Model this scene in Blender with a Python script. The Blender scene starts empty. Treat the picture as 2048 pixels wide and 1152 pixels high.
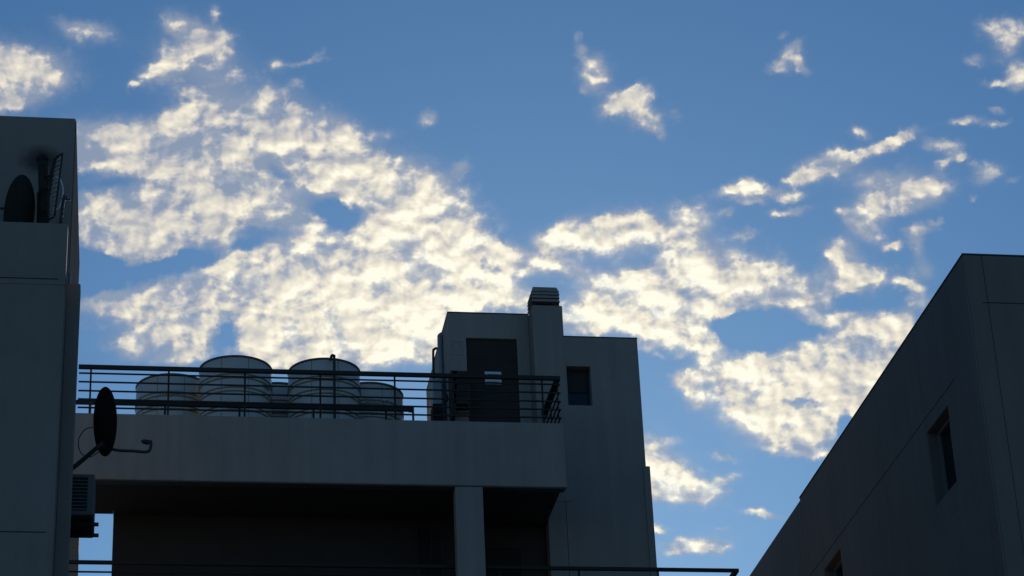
import bpy, bmesh, math, random
from mathutils import Vector, Matrix
rad = math.radians
scene = bpy.context.scene
C = scene.collection
random.seed(7)

# ---------------------------------------------------------------- camera
CAM_R, CAM_U, CAM_W = [[0.988472, -0.145872, -0.04056], [-0.02968, -0.449375, 0.89285], [0.148469, 0.881353, 0.448524]]
cd = bpy.data.cameras.new('camera')
cam = bpy.data.objects.new('camera', cd); C.objects.link(cam)
cd.sensor_width = 36.0
cd.lens = 36.0 * 4880 / 2048
cd.clip_start = 0.5; cd.clip_end = 3000
m = Matrix.Identity(4)
for i in range(3):
    m[i][0] = CAM_R[i]; m[i][1] = CAM_U[i]; m[i][2] = -CAM_W[i]
m[2][3] = 1.6
cam.matrix_world = m
scene.camera = cam

# ---------------------------------------------------------------- light and sky
SUN_AZ, SUN_EL = rad(10.0), rad(20.0)          # azimuth from +Y towards +X: low behind the roofs
SUN_DIR = Vector((math.sin(SUN_AZ)*math.cos(SUN_EL), math.cos(SUN_AZ)*math.cos(SUN_EL), math.sin(SUN_EL)))
ld = bpy.data.lights.new('sun', 'SUN'); ld.energy = 2.5; ld.angle = rad(0.5); ld.color = (1.0, 0.93, 0.82)
sun = bpy.data.objects.new('sun', ld); C.objects.link(sun)
sun.rotation_euler = SUN_DIR.to_track_quat('Z', 'Y').to_euler()
sun.location = (0, 0, 60)

scene.view_settings.view_transform = 'Standard'
scene.view_settings.look = 'None'
scene.view_settings.exposure = 0.0
scene.view_settings.gamma = 1.0

SKY_R, SKY_U, SKY_W = [[0.986112, -0.16608, 0.0], [-0.074494, -0.44231, 0.893763], [0.148436, 0.881351, 0.448539]]                 # fixed compass frame: azimuth 9.56, elevation 26.65 degrees
# cloud banks of this afternoon's sky: (u, v, half width, half height, tilt, weight), degrees in that frame
CLOUDS = [
    (-9.046,3.677,1.174,0.399,-5,0.40), (-8.001,3.395,1.057,0.352,-6,0.50), (-5.970,4.102,1.409,0.587,-12,0.30), (-5.309,3.131,0.704,0.704,0,0.20),
    (-6.738,5.312,1.292,0.822,-20,0.16), (7.475,2.551,0.564,0.225,12,0.56), (9.201,1.744,0.704,0.282,6,0.50), (8.472,1.213,0.423,0.225,-25,0.45),
    (5.628,2.000,0.564,0.155,0,0.45), (6.621,1.861,0.282,0.127,0,0.45), (-8.695,3.638,1.409,0.423,-4,0.70), (-9.628,3.798,0.587,0.399,0,0.40),
    (-7.991,3.606,2.231,0.704,6,0.42), (-4.835,3.227,1.761,1.057,-25,0.42), (-2.558,1.596,1.644,1.292,-30,0.40), (-4.925,1.234,3.053,0.822,0,0.25),
    (-4.531,-0.430,3.875,0.939,0,0.45), (-8.183,1.969,1.761,0.704,0,0.35), (-8.151,0.087,1.879,0.528,8,0.30), (-8.551,-0.952,1.057,0.352,0,0.25),
    (3.711,-0.099,2.348,1.057,0,0.38), (6.652,-2.642,1.996,1.174,0,0.40), (2.123,1.149,1.409,0.540,12,0.28), (8.110,-1.592,1.174,0.646,0,0.30),
    (9.096,2.007,1.292,0.646,10,0.22), (3.855,-4.689,0.822,0.528,-25,0.30), (2.727,4.118,0.704,0.470,-35,0.18), (8.182,-0.008,0.704,0.528,0,0.20),
    (-11.078,5.509,1.174,0.704,0,0.25), (-7.175,6.037,0.939,0.704,-30,0.20), (7.352,2.439,0.822,0.411,12,0.18), (11.948,5.286,0.564,0.564,0,0.22),
    (4.141,-6.171,1.057,0.294,5,0.20), (-9.740,6.506,0.634,0.225,-14,0.84), (-11.251,5.576,0.881,0.493,0,1.00), (-11.568,5.061,0.592,0.366,10,0.90),
    (-12.133,5.557,0.704,0.704,0,0.90), (-10.550,5.485,0.423,0.225,-25,0.56), (-7.278,6.371,0.540,0.235,-38,0.85), (-7.679,6.589,0.254,0.197,0,0.45),
    (-7.127,5.800,0.939,0.646,0,0.22), (-6.695,6.779,0.127,0.197,0,0.62), (-6.486,6.217,0.254,0.183,-45,0.78), (-6.326,5.857,0.113,0.099,0,0.56),
    (-8.026,5.417,0.366,0.211,15,0.95), (-7.800,5.736,0.282,0.225,0,0.50), (-8.671,5.188,0.169,0.085,0,0.50), (-6.752,5.019,1.057,0.587,0,0.20),
    (-5.248,5.514,0.155,0.155,0,0.78), (-4.673,5.500,0.564,0.056,0,0.50), (-4.255,5.646,0.197,0.085,40,0.34), (-4.846,5.050,0.155,0.127,0,0.67),
    (-4.942,4.760,0.423,0.169,0,0.13), (-9.334,3.784,0.881,0.528,-8,1.15), (-8.356,3.329,0.998,0.352,-6,1.10), (-7.892,3.190,0.634,0.225,0,0.67),
    (-7.967,4.134,0.592,0.282,10,0.95), (-6.782,4.350,0.587,0.352,-5,0.85), (-5.519,4.716,0.310,0.169,10,0.78), (-5.956,4.430,0.493,0.197,10,0.62),
    (-6.329,3.977,0.634,0.366,0,0.62), (-6.234,3.467,0.564,0.564,0,0.84), (-7.210,2.689,0.704,0.411,20,0.75), (-5.821,2.214,0.704,0.446,0,0.95),
    (-5.077,3.591,0.197,0.507,20,1.06), (-4.710,2.869,0.592,0.211,-42,1.01), (-3.998,3.542,0.587,0.423,-30,0.85), (-3.265,2.862,0.587,0.493,0,1.00),
    (-3.910,2.892,0.587,0.528,-30,0.90), (-1.932,2.449,0.592,0.394,-20,1.06), (-2.430,1.825,0.881,0.728,0,1.10), (-1.449,1.428,0.634,0.592,0,1.06),
    (-1.001,0.961,0.535,0.423,0,1.06), (-0.768,1.691,0.183,0.099,0,0.67), (-1.224,1.982,0.169,0.113,0,0.56), (-4.318,4.262,0.939,0.352,-20,0.25),
    (-9.702,2.156,0.493,0.587,0,1.00), (-8.879,1.648,0.728,0.423,0,1.10), (-8.399,2.390,0.704,0.399,0,0.70), (-7.423,1.876,0.704,0.376,25,1.00),
    (-8.148,1.439,0.587,0.235,10,0.80), (-6.599,1.897,0.634,0.310,20,0.95), (-8.903,1.120,0.310,0.282,0,0.67), (-9.388,1.319,0.423,0.254,-30,0.56),
    (-6.493,2.950,0.564,0.423,0,0.45), (-6.613,1.345,0.352,0.169,20,0.56), (-6.508,1.059,0.310,0.169,0,0.73), (-5.727,1.188,0.479,0.197,20,0.84),
    (-4.915,1.468,0.470,0.587,0,0.50), (-4.696,1.106,0.704,0.258,0,0.70), (-6.066,1.991,0.822,0.211,0,0.30), (-7.556,0.236,1.057,0.352,6,1.00),
    (-6.776,0.589,0.564,0.352,10,1.06), (-9.674,0.192,0.592,0.155,20,0.90), (-9.036,0.010,0.704,0.211,5,0.75), (-8.153,0.029,0.704,0.282,0,0.80),
    (-6.562,0.133,0.423,0.423,0,0.90), (-8.904,-0.960,0.366,0.225,0,0.84), (-7.565,-0.997,0.592,0.310,30,0.95), (-8.532,-0.542,0.564,0.254,-20,0.67),
    (-7.948,-0.627,0.493,0.197,10,0.56), (-8.097,-1.326,0.564,0.113,0,0.56), (-4.729,0.378,0.998,0.540,12,1.30), (-3.774,0.711,0.493,0.366,0,1.23),
    (-5.453,-0.035,0.646,0.493,0,1.00), (-5.776,-0.667,0.634,0.535,0,1.12), (-4.779,-0.712,1.174,0.540,0,1.10), (-3.715,-0.584,1.174,0.611,0,1.05),
    (-5.509,-1.267,0.822,0.329,0,1.00), (-3.983,-1.301,1.292,0.352,0,1.00), (-2.857,-1.094,0.704,0.446,0,1.00), (-2.638,-0.163,0.704,0.493,0,1.00),
    (-2.073,-0.659,0.564,0.423,0,0.90), (-1.960,-1.275,0.564,0.423,0,1.01), (-2.948,0.791,0.822,0.528,0,0.90), (-5.605,0.500,0.564,0.394,0,0.90),
    (-2.025,0.397,0.704,0.411,0,0.70), (-1.262,0.385,0.507,0.366,0,1.23), (-0.456,0.008,0.540,0.282,0,1.10), (0.116,-0.335,0.451,0.225,0,1.01),
    (-0.999,-0.296,0.587,0.235,0,0.80), (-0.172,0.830,0.310,0.197,0,0.90), (-1.657,0.733,0.634,0.423,0,0.78), (0.091,0.418,0.254,0.113,-20,0.45),
    (-1.080,2.845,0.254,0.155,25,0.67), (-1.799,4.077,0.240,0.197,40,0.84), (-2.814,3.723,0.366,0.127,0,0.31), (1.825,5.464,0.127,0.169,0,0.67),
    (1.793,5.806,0.085,0.113,0,0.45), (2.201,4.941,0.310,0.366,-10,1.18), (1.866,4.569,0.113,0.085,0,0.56), (2.732,4.212,0.479,0.197,22,1.12),
    (3.163,4.392,0.240,0.211,0,0.95), (3.326,3.844,0.423,0.240,-45,1.06), (3.582,3.515,0.183,0.113,-30,0.67), (4.009,3.860,0.169,0.197,0,0.22),
    (6.800,5.285,0.282,0.127,20,0.84), (6.467,4.947,0.240,0.127,25,0.67), (7.032,4.969,0.225,0.099,-40,0.67), (6.639,5.621,0.127,0.085,0,0.39),
    (6.767,5.075,0.366,0.282,0,0.34), (11.840,5.502,0.423,0.254,0,1.01), (11.966,5.168,0.183,0.197,0,0.67), (12.143,4.396,0.254,0.310,0,1.12),
    (11.644,4.277,0.338,0.099,0,0.78), (11.163,4.828,0.225,0.155,0,0.56), (10.807,3.446,0.310,0.099,0,1.12), (11.542,3.342,0.254,0.085,0,1.01),
    (11.499,3.673,0.155,0.070,0,0.67), (8.929,2.990,0.704,0.129,18,1.05), (7.477,2.598,0.451,0.197,12,1.23), (7.492,2.397,0.394,0.085,0,0.56),
    (8.138,2.662,0.225,0.099,0,0.90), (6.898,2.271,0.254,0.127,10,0.73), (6.547,2.299,0.141,0.085,0,0.56), (10.253,2.895,0.394,0.141,-10,1.06),
    (10.379,2.560,0.225,0.099,25,0.84), (10.707,2.557,0.155,0.085,0,1.01), (8.332,3.311,0.240,0.141,0,0.62), (5.629,2.024,0.592,0.127,2,1.29),
    (5.605,1.743,0.338,0.085,-2,1.06), (5.606,2.283,0.310,0.099,0,0.28), (6.622,1.873,0.282,0.113,0,1.06), (6.582,1.510,0.423,0.085,4,0.90),
    (6.276,1.501,0.085,0.056,0,0.56), (8.869,2.194,0.704,0.211,0,0.70), (9.376,1.701,0.646,0.282,8,1.25), (9.789,1.741,0.564,0.141,15,0.80),
    (8.693,1.673,0.338,0.183,0,1.06), (8.255,1.082,0.451,0.225,-35,1.12), (8.009,1.375,0.225,0.155,0,0.78), (8.830,1.338,0.423,0.113,10,0.84),
    (9.634,0.925,0.338,0.127,10,0.84), (9.561,0.599,0.183,0.338,0,0.67), (8.976,0.661,0.183,0.099,0,0.95), (9.997,1.144,0.141,0.085,0,0.56),
    (7.717,1.400,0.099,0.070,0,0.56), (9.744,2.037,0.282,0.141,0,0.45), (11.276,2.143,0.366,0.197,20,0.67), (10.866,1.645,0.127,0.070,0,0.45),
    (11.111,2.386,0.197,0.099,0,0.28), (11.915,1.973,0.225,0.099,0,0.34), (7.790,0.421,0.366,0.338,-20,0.95), (8.120,-0.064,0.564,0.254,0,1.18),
    (8.555,-0.060,0.225,0.141,25,0.84), (7.816,-0.285,0.366,0.197,0,0.56), (9.659,-0.075,0.310,0.254,0,0.50), (9.281,-0.375,0.338,0.113,-25,0.95),
    (9.463,-0.772,0.423,0.225,0,0.62), (7.926,-0.467,0.197,0.070,0,0.45), (1.127,1.217,0.564,0.225,30,0.78), (2.193,1.404,0.704,0.164,10,0.60),
    (1.530,1.034,0.540,0.141,22,0.85), (2.244,1.237,0.587,0.188,18,0.95), (2.957,1.404,0.507,0.225,-10,0.90), (3.183,1.218,0.282,0.225,0,0.67),
    (0.823,1.008,0.338,0.169,-30,0.90), (-0.104,0.779,0.394,0.183,-10,0.84), (0.688,0.626,0.620,0.254,0,0.56), (1.382,0.359,0.564,0.141,-20,0.45),
    (0.323,0.349,0.423,0.113,0,0.34), (2.346,0.903,0.704,0.188,0,0.45), (4.311,1.460,0.507,0.394,0,0.67), (4.119,1.117,0.423,0.225,0,0.56),
    (3.647,1.079,0.587,0.235,0,0.30), (3.064,-0.128,0.939,0.352,6,1.20), (2.349,-0.331,0.704,0.305,10,1.10), (3.578,-0.445,0.704,0.540,0,1.50),
    (4.090,0.472,0.479,0.564,-20,1.18), (3.200,-1.016,0.540,0.258,-20,1.00), (2.271,-0.762,0.704,0.211,0,1.00), (4.194,-1.120,0.704,0.258,-35,1.10),
    (4.292,-1.536,0.634,0.197,-10,1.01), (5.049,-0.395,0.822,0.376,0,1.00), (5.820,-0.253,0.939,0.329,-8,1.05), (6.573,-0.487,0.704,0.200,0,1.00),
    (7.003,-0.601,0.535,0.169,0,0.95), (5.375,0.296,0.822,0.329,-12,0.70), (4.858,-0.739,0.704,0.188,10,0.80), (5.953,0.093,0.587,0.235,-15,0.60),
    (2.661,0.066,0.704,0.211,0,0.60), (1.563,-0.824,0.479,0.225,0,1.12), (1.844,-1.095,0.423,0.141,0,1.01), (5.524,0.994,0.310,0.113,10,0.50),
    (5.076,1.485,0.197,0.085,20,0.45), (4.557,1.708,0.113,0.070,0,0.45), (6.766,-0.120,0.564,0.141,0,0.39), (7.312,-1.050,0.540,0.129,0,0.80),
    (6.850,-0.853,0.282,0.099,0,0.56), (8.651,-1.322,0.704,0.282,0,0.95), (8.925,-1.746,0.822,0.423,0,1.00), (7.870,-1.698,0.704,0.282,0,0.75),
    (6.211,-1.999,1.292,0.282,6,0.95), (7.137,-2.311,1.292,0.376,0,1.05), (5.257,-2.285,0.634,0.235,-20,1.00), (5.471,-2.765,0.704,0.376,-30,1.10),
    (5.681,-3.303,0.822,0.305,-10,1.10), (6.670,-3.524,0.939,0.282,0,1.05), (7.147,-3.370,0.564,0.254,0,1.01), (6.595,-3.897,0.822,0.188,0,0.95),
    (6.815,-4.212,0.540,0.094,0,0.85), (8.179,-2.652,0.822,0.470,0,1.15), (7.809,-3.047,0.423,0.225,0,0.90), (6.292,-2.802,0.939,0.141,0,0.70),
    (4.796,-2.087,0.366,0.169,0,0.90), (4.177,-2.259,0.423,0.141,5,1.12), (4.204,-2.707,0.282,0.225,-20,1.06), (3.934,-2.436,0.225,0.113,0,0.67),
    (4.567,-1.960,0.282,0.127,-10,1.01), (3.424,-1.767,0.169,0.085,-20,0.56), (3.870,-1.775,0.141,0.070,0,0.45), (3.178,-1.485,0.282,0.113,0,0.45),
    (3.394,-4.492,0.540,0.305,-35,1.20), (3.847,-4.865,0.634,0.211,-22,1.20), (4.213,-5.093,0.366,0.127,0,1.12), (3.430,-4.999,0.479,0.141,-8,1.06),
    (3.109,-4.303,0.423,0.564,0,1.01), (3.367,-3.797,0.394,0.113,0,0.67), (4.784,-4.167,0.268,0.085,0,0.56), (4.675,-4.750,0.338,0.141,20,0.67),
    (4.804,-5.014,0.141,0.070,0,0.39), (5.660,-5.594,0.423,0.099,-10,0.62), (4.683,-5.879,0.211,0.056,0,0.39), (3.126,-5.737,0.225,0.099,-15,0.84),
    (4.043,-6.249,0.620,0.141,6,0.73), (3.555,-6.133,0.282,0.085,0,0.50), (4.604,-6.333,0.254,0.070,10,0.56), (4.071,-6.403,0.564,0.099,0,0.67),
    (-6.630,3.803,0.282,0.094,8,-0.75), (-5.317,2.955,0.141,0.587,38,-0.75), (-4.702,2.540,0.117,0.423,50,-0.60), (-3.954,1.918,0.493,0.282,-10,-2.60),
    (-4.744,3.423,0.235,0.164,-20,-0.75), (-8.962,2.921,1.292,0.129,6,-0.85), (-9.777,3.099,0.470,0.141,0,-0.70), (-9.700,0.921,0.704,0.399,0,-2.20),
    (-7.876,0.956,0.822,0.176,12,-1.70), (-6.455,1.185,0.704,0.141,20,-1.20), (-6.387,0.618,0.106,0.305,0,-0.80), (-6.719,-0.742,0.258,0.399,-15,-1.60),
    (-7.248,-0.212,0.258,0.106,0,-0.50), (-3.304,0.196,0.305,0.117,0,-0.50), (-6.083,1.615,0.587,0.153,15,-0.60), (-5.731,4.208,0.352,0.141,0,-0.20),
    (-5.273,3.929,0.211,0.352,0,-0.50), (-0.596,0.543,0.141,0.211,0,-0.50), (-5.024,1.649,0.352,0.141,30,-0.30), (-5.384,1.489,0.352,0.164,0,-0.60),
    (-3.792,0.301,0.164,0.117,0,-0.30), (-8.471,0.807,0.587,0.235,0,-0.50), (-4.280,2.497,0.352,0.117,-40,-0.30), (-1.804,0.093,0.282,0.117,0,-0.40),
    (-8.082,1.612,0.117,0.117,0,-0.20), (-4.494,0.391,0.235,0.704,60,0.20), (-2.700,1.074,0.188,0.117,0,-0.40), (-2.233,0.994,0.352,0.094,30,-0.30),
    (-6.282,2.412,0.305,0.106,20,-0.35), (-6.994,2.268,0.235,0.094,0,-0.35), (-5.650,-0.497,0.258,0.094,20,-0.35), (-3.113,-0.259,0.282,0.094,10,-0.40),
    (-4.520,-0.195,0.352,0.082,0,-0.30), (4.115,-0.258,0.082,0.258,-25,-0.60), (5.308,-1.170,0.822,0.305,10,-1.70), (6.593,-1.346,0.587,0.211,0,-1.40),
    (6.544,-2.931,0.704,0.082,-8,-0.85), (7.222,-3.032,0.282,0.082,0,-0.60), (7.666,-3.593,0.164,0.423,0,-2.40), (5.524,-1.592,0.704,0.164,0,-1.60),
    (7.166,-1.666,0.470,0.117,0,-0.45), (3.269,0.509,0.352,0.141,0,-0.50), (7.912,-0.760,0.470,0.141,0,-0.40), (8.856,-0.685,0.352,0.235,0,-0.30),
    (6.185,-2.562,0.587,0.070,0,-0.30),
]
world = bpy.data.worlds.new('World'); scene.world = world
world.use_nodes = True
NT = world.node_tree
for n in list(NT.nodes): NT.nodes.remove(n)
def N(t, **k):
    n = NT.nodes.new(t)
    for a, b in k.items(): setattr(n, a, b)
    return n
def L(a, b): NT.links.new(a, b)
def val(x, sock):
    if hasattr(x, 'is_linked') or isinstance(x, bpy.types.NodeSocket): L(x, sock)
    else: sock.default_value = x
def M(op, a, b=None, c=None, clamp=False):
    n = N('ShaderNodeMath', operation=op, use_clamp=clamp)
    val(a, n.inputs[0])
    if b is not None: val(b, n.inputs[1])
    if c is not None: val(c, n.inputs[2])
    return n.outputs[0]
def VM(op, a, b=None, c=None):
    n = N('ShaderNodeVectorMath', operation=op)
    val(a, n.inputs[0])
    if b is not None: val(b, n.inputs[1])
    if c is not None: val(c, n.inputs['Scale'] if op == 'SCALE' else n.inputs[2])
    return n.outputs['Value'] if op in ('DOT_PRODUCT', 'LENGTH') else n.outputs['Vector']
def MR(x, a, b, c=0.0, d=1.0, smooth=True):
    n = N('ShaderNodeMapRange', interpolation_type='SMOOTHSTEP' if smooth else 'LINEAR')
    val(x, n.inputs[0]); n.inputs[1].default_value = a; n.inputs[2].default_value = b
    n.inputs[3].default_value = c; n.inputs[4].default_value = d
    return n.outputs[0]
def MIX(f, a, b):
    n = N('ShaderNodeMix', data_type='RGBA')
    val(f, n.inputs[0]); val(a, n.inputs[6]); val(b, n.inputs[7])
    return n.outputs[2]
def noise(vec, scale, detail, rough, dist=0.0, color=False):
    n = N('ShaderNodeTexNoise', noise_dimensions='2D')
    L(vec, n.inputs['Vector']); n.inputs['Scale'].default_value = scale
    n.inputs['Detail'].default_value = detail; n.inputs['Roughness'].default_value = rough
    n.inputs['Distortion'].default_value = dist
    return n.outputs['Color' if color else 0]

tc = N('ShaderNodeTexCoord')
D = tc.outputs['Generated']
du = VM('DOT_PRODUCT', D, SKY_R); dv = VM('DOT_PRODUCT', D, SKY_U); dw = VM('DOT_PRODUCT', D, SKY_W)
front = MR(dw, 0.25, 0.45)
dws = M('MAXIMUM', dw, 0.2)
u = M('MULTIPLY', M('DIVIDE', du, dws), 57.2958)
v = M('MULTIPLY', M('DIVIDE', dv, dws), 57.2958)
cmb = N('ShaderNodeCombineXYZ'); L(u, cmb.inputs[0]); L(v, cmb.inputs[1])
P = cmb.outputs[0]
# ragged outlines: bend the coordinates before looking the banks up
w1 = VM('SUBTRACT', noise(P, 0.9, 3.0, 0.55, 0.0, True), (0.5, 0.5, 0.5))
w2 = VM('SUBTRACT', noise(P, 3.2, 4.0, 0.6, 0.0, True), (0.5, 0.5, 0.5))
PW = VM('ADD', VM('ADD', P, VM('SCALE', w1, None, 0.40)), VM('SCALE', w2, None, 0.26))
sky = N('ShaderNodeTexSky', sky_type='NISHITA')
sky.sun_disc = False
sky.sun_elevation = SUN_EL; sky.sun_rotation = SUN_AZ
sky.altitude = 0; sky.air_density = 1.3; sky.dust_density = 0.3; sky.ozone_density = 10.0
bg1 = N('ShaderNodeBackground'); bg1.inputs['Strength'].default_value = 0.064
L(VM('MULTIPLY', sky.outputs[0], (0.92, 1.08, 1.03)), bg1.inputs['Color'])   # the camera's white balance
PS = VM('MULTIPLY', P, (1.0, 1.25, 1.0))
tosun = VM('NORMALIZE', VM('SUBTRACT', (0.2, -7.0, 0.0), P))
PS2 = VM('MULTIPLY', VM('ADD', P, VM('SCALE', tosun, None, 0.16)), (1.0, 1.25, 1.0))
n1 = noise(PS, 1.15, 6.0, 0.53, 0.12)
n1s = noise(PS, 1.15, 3.0, 0.5, 0.12)
n2 = noise(PS2, 1.15, 3.0, 0.5, 0.12)
n3 = noise(PS, 2.8, 7.0, 0.62, 0.1)
vo = N('ShaderNodeTexVoronoi', voronoi_dimensions='2D', feature='F1'); L(VM('ADD', PW, VM('SCALE', w2, None, 0.35)), vo.inputs['Vector']); vo.inputs['Scale'].default_value = 1.7
vo.inputs['Detail'].default_value = 1.0
puff = M('SUBTRACT', 0.42, vo.outputs['Distance'])
tex = M('MULTIPLY_ADD', puff, 0.50, M('MULTIPLY_ADD', M('SUBTRACT', n3, 0.5), 1.6, M('MULTIPLY', M('SUBTRACT', n1, 0.5), 2.7)))   # about -0.5 .. 0.5
n0 = noise(P, 0.42, 2.0, 0.5, 0.0)
tex = M('MULTIPLY_ADD', M('SUBTRACT', n0, 0.5), 1.3, tex)
lit = M('MULTIPLY', M('SUBTRACT', n1s, n2), 2.1)
soft = M('MULTIPLY_ADD', M('SUBTRACT', n0, 0.5), 1.3, M('MULTIPLY_ADD', M('SUBTRACT', n3, 0.5), 0.5, M('MULTIPLY_ADD', puff, 0.35, M('MULTIPLY', M('SUBTRACT', n1s, 0.5), 2.4))))
sunny = MR(VM('LENGTH', VM('MULTIPLY', VM('SUBTRACT', P, (0.4, -3.0, 0.0)), (1.0, 1.15, 1.0))), 11.5, 1.5)

def banks(blobs):
    """shader of the clouds described by these banks, mixed over the clear sky; each bank is a tilted Gaussian"""
    acc = None
    sp = N('ShaderNodeSeparateXYZ'); L(PW, sp.inputs[0])
    X, Y = sp.outputs[0], sp.outputs[1]
    for i, (bu, bv, ru, rv, rot, wt) in enumerate(blobs):
        if i % 12 == 0:
            if i:
                X = M('MULTIPLY_ADD', acc, 1e-7, X)     # keeps the evaluation order compact
            lin = N('ShaderNodeCombineXYZ'); L(X, lin.inputs[0]); L(Y, lin.inputs[1]); lin.inputs[2].default_value = 1.0
            sq = N('ShaderNodeCombineXYZ'); L(M('MULTIPLY', X, X), sq.inputs[0]); L(M('MULTIPLY', X, Y), sq.inputs[1]); L(M('MULTIPLY', Y, Y), sq.inputs[2])
        c_, s_ = math.cos(rad(rot)), math.sin(rad(rot))
        A_ = c_*c_/ru**2 + s_*s_/rv**2; B_ = 2*c_*s_*(1/ru**2 - 1/rv**2); C_ = s_*s_/ru**2 + c_*c_/rv**2
        D_ = -2*A_*bu - B_*bv; E_ = -2*C_*bv - B_*bu; F_ = A_*bu*bu + B_*bu*bv + C_*bv*bv
        q = M('ADD', VM('DOT_PRODUCT', sq.outputs[0], (-A_, -B_, -C_)), VM('DOT_PRODUCT', lin.outputs[0], (-D_, -E_, -F_ + math.log(wt if wt > 0 else -0.45*wt))))
        e = M('EXPONENT', q)
        acc = e if acc is None else M('ADD' if wt > 0 else 'SUBTRACT', acc, e)
    if acc is None: return bg1.outputs[0]
    cover = M('MULTIPLY', M('MULTIPLY', M('MAXIMUM', acc, 0.0), 1.45), front)
    dens = M('MULTIPLY_ADD', tex, M('MINIMUM', M('MULTIPLY', cover, 1.5), 1.0), M('MULTIPLY', M('MINIMUM', cover, 1.45), 0.88))
    core = MR(dens, 0.0, 1.30)
    veil = MR(cover, 0.0, 1.1, 0.0, 0.66)
    alpha = M('MULTIPLY', M('MAXIMUM', core, veil), 0.985)
    body = MR(M('MULTIPLY_ADD', soft, M('MINIMUM', M('MULTIPLY', cover, 1.5), 1.0), M('MULTIPLY', M('MINIMUM', cover, 1.55), 0.9)), 0.15, 1.45)
    lum = M('ADD', M('ADD', M('MULTIPLY', body, 0.60), lit), M('MULTIPLY_ADD', sunny, 0.50, -0.12), None, True)
    ramp = N('ShaderNodeValToRGB')
    el = ramp.color_ramp.elements
    el[0].position = 0.0; el[0].color = (0.34, 0.38, 0.46, 1)
    el[1].position = 1.0; el[1].color = (1.04, 1.0, 0.84, 1)
    k = el.new(0.35); k.color = (0.51, 0.51, 0.53, 1)
    k = el.new(0.65); k.color = (0.75, 0.71, 0.62, 1)
    k = el.new(0.85); k.color = (0.92, 0.86, 0.70, 1)
    L(lum, ramp.inputs[0])
    bg2 = N('ShaderNodeBackground'); L(ramp.outputs[0], bg2.inputs['Color'])
    return mixs(alpha, bg1.outputs[0], bg2.outputs[0])
def mixs(f, a, b_):
    mx = N('ShaderNodeMixShader'); L(f, mx.inputs[0]); L(a, mx.inputs[1]); L(b_, mx.inputs[2]); return mx.outputs[0]
res = mixs(M('GREATER_THAN', dw, 0.25), bg1.outputs[0], banks(CLOUDS))
out = N('ShaderNodeOutputWorld'); L(res, out.inputs['Surface'])
world.cycles.sampling_method = 'MANUAL'; world.cycles.sample_map_resolution = 256

# ---------------------------------------------------------------- materials
def mat(name, color, rough=0.8, metal=0.0, var=0.12, scale=1.5, bump=0.0, bscale=60.0, streak=0.0, spec=0.3, coat=None):
    mt = bpy.data.materials.new(name); mt.use_nodes = True
    nt = mt.node_tree; b = nt.nodes['Principled BSDF']
    b.inputs['Roughness'].default_value = rough; b.inputs['Metallic'].default_value = metal
    b.inputs['Specular IOR Level'].default_value = spec
    t = nt.nodes.new('ShaderNodeTexCoord')
    nz = nt.nodes.new('ShaderNodeTexNoise'); nz.inputs['Scale'].default_value = scale
    nz.inputs['Detail'].default_value = 6; nz.inputs['Roughness'].default_value = 0.65
    nt.links.new(t.outputs['Object'], nz.inputs['Vector'])
    fac = nz.outputs[0]
    if streak:
        mp = nt.nodes.new('ShaderNodeMapping'); mp.inputs['Scale'].default_value = (5.0, 5.0, 0.25)
        nt.links.new(t.outputs['Object'], mp.inputs['Vector'])
        n2 = nt.nodes.new('ShaderNodeTexNoise'); n2.inputs['Scale'].default_value = 1.0; n2.inputs['Detail'].default_value = 5
        nt.links.new(mp.outputs[0], n2.inputs['Vector'])
        mm = nt.nodes.new('ShaderNodeMix'); mm.data_type = 'FLOAT'; mm.inputs[0].default_value = streak
        nt.links.new(nz.outputs[0], mm.inputs[2]); nt.links.new(n2.outputs[0], mm.inputs[3])
        fac = mm.outputs[0]
    rp = nt.nodes.new('ShaderNodeValToRGB')
    rp.color_ramp.elements[0].position = 0.3; rp.color_ramp.elements[1].position = 0.7
    rp.color_ramp.elements[0].color = tuple(c*(1-var) for c in color)+(1,)
    rp.color_ramp.elements[1].color = tuple(min(1, c*(1+var)) for c in color)+(1,)
    nt.links.new(fac, rp.inputs[0]); nt.links.new(rp.outputs[0], b.inputs['Base Color'])
    if bump:
        nb = nt.nodes.new('ShaderNodeTexNoise'); nb.inputs['Scale'].default_value = bscale; nb.inputs['Detail'].default_value = 4
        nt.links.new(t.outputs['Object'], nb.inputs['Vector'])
        bp = nt.nodes.new('ShaderNodeBump'); bp.inputs['Strength'].default_value = bump; bp.inputs['Distance'].default_value = 0.02
        nt.links.new(nb.outputs[0], bp.inputs['Height']); nt.links.new(bp.outputs[0], b.inputs['Normal'])
    return mt
ST = {}
ST['stucco'] = mat('grey_stucco', (0.37, 0.315, 0.27), 0.9, var=0.16, scale=0.9, bump=0.25, bscale=25, spec=0.08, streak=0.5)
ST['stucco_mid'] = mat('tower_stucco', (0.345, 0.29, 0.25), 0.9, var=0.14, scale=0.8, bump=0.25, bscale=25, spec=0.08, streak=0.5)
ST['stucco_left'] = mat('left_stucco', (0.27, 0.235, 0.205), 0.9, var=0.14, scale=0.8, bump=0.25, bscale=25, spec=0.08, streak=0.4)
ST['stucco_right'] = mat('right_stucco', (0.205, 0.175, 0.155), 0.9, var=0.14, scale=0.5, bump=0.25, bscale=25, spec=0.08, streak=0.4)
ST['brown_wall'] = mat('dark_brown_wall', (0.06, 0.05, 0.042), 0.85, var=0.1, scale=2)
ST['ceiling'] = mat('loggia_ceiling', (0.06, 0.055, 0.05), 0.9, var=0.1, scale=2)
ST['joint'] = mat('joint_mortar', (0.035, 0.037, 0.04), 0.95, var=0.1)  # dark mortar colour of the thin joint strips
ST['rail'] = mat('dark_rail_paint', (0.045, 0.042, 0.038), 0.7, var=0.15, scale=6, spec=0.15)
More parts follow.
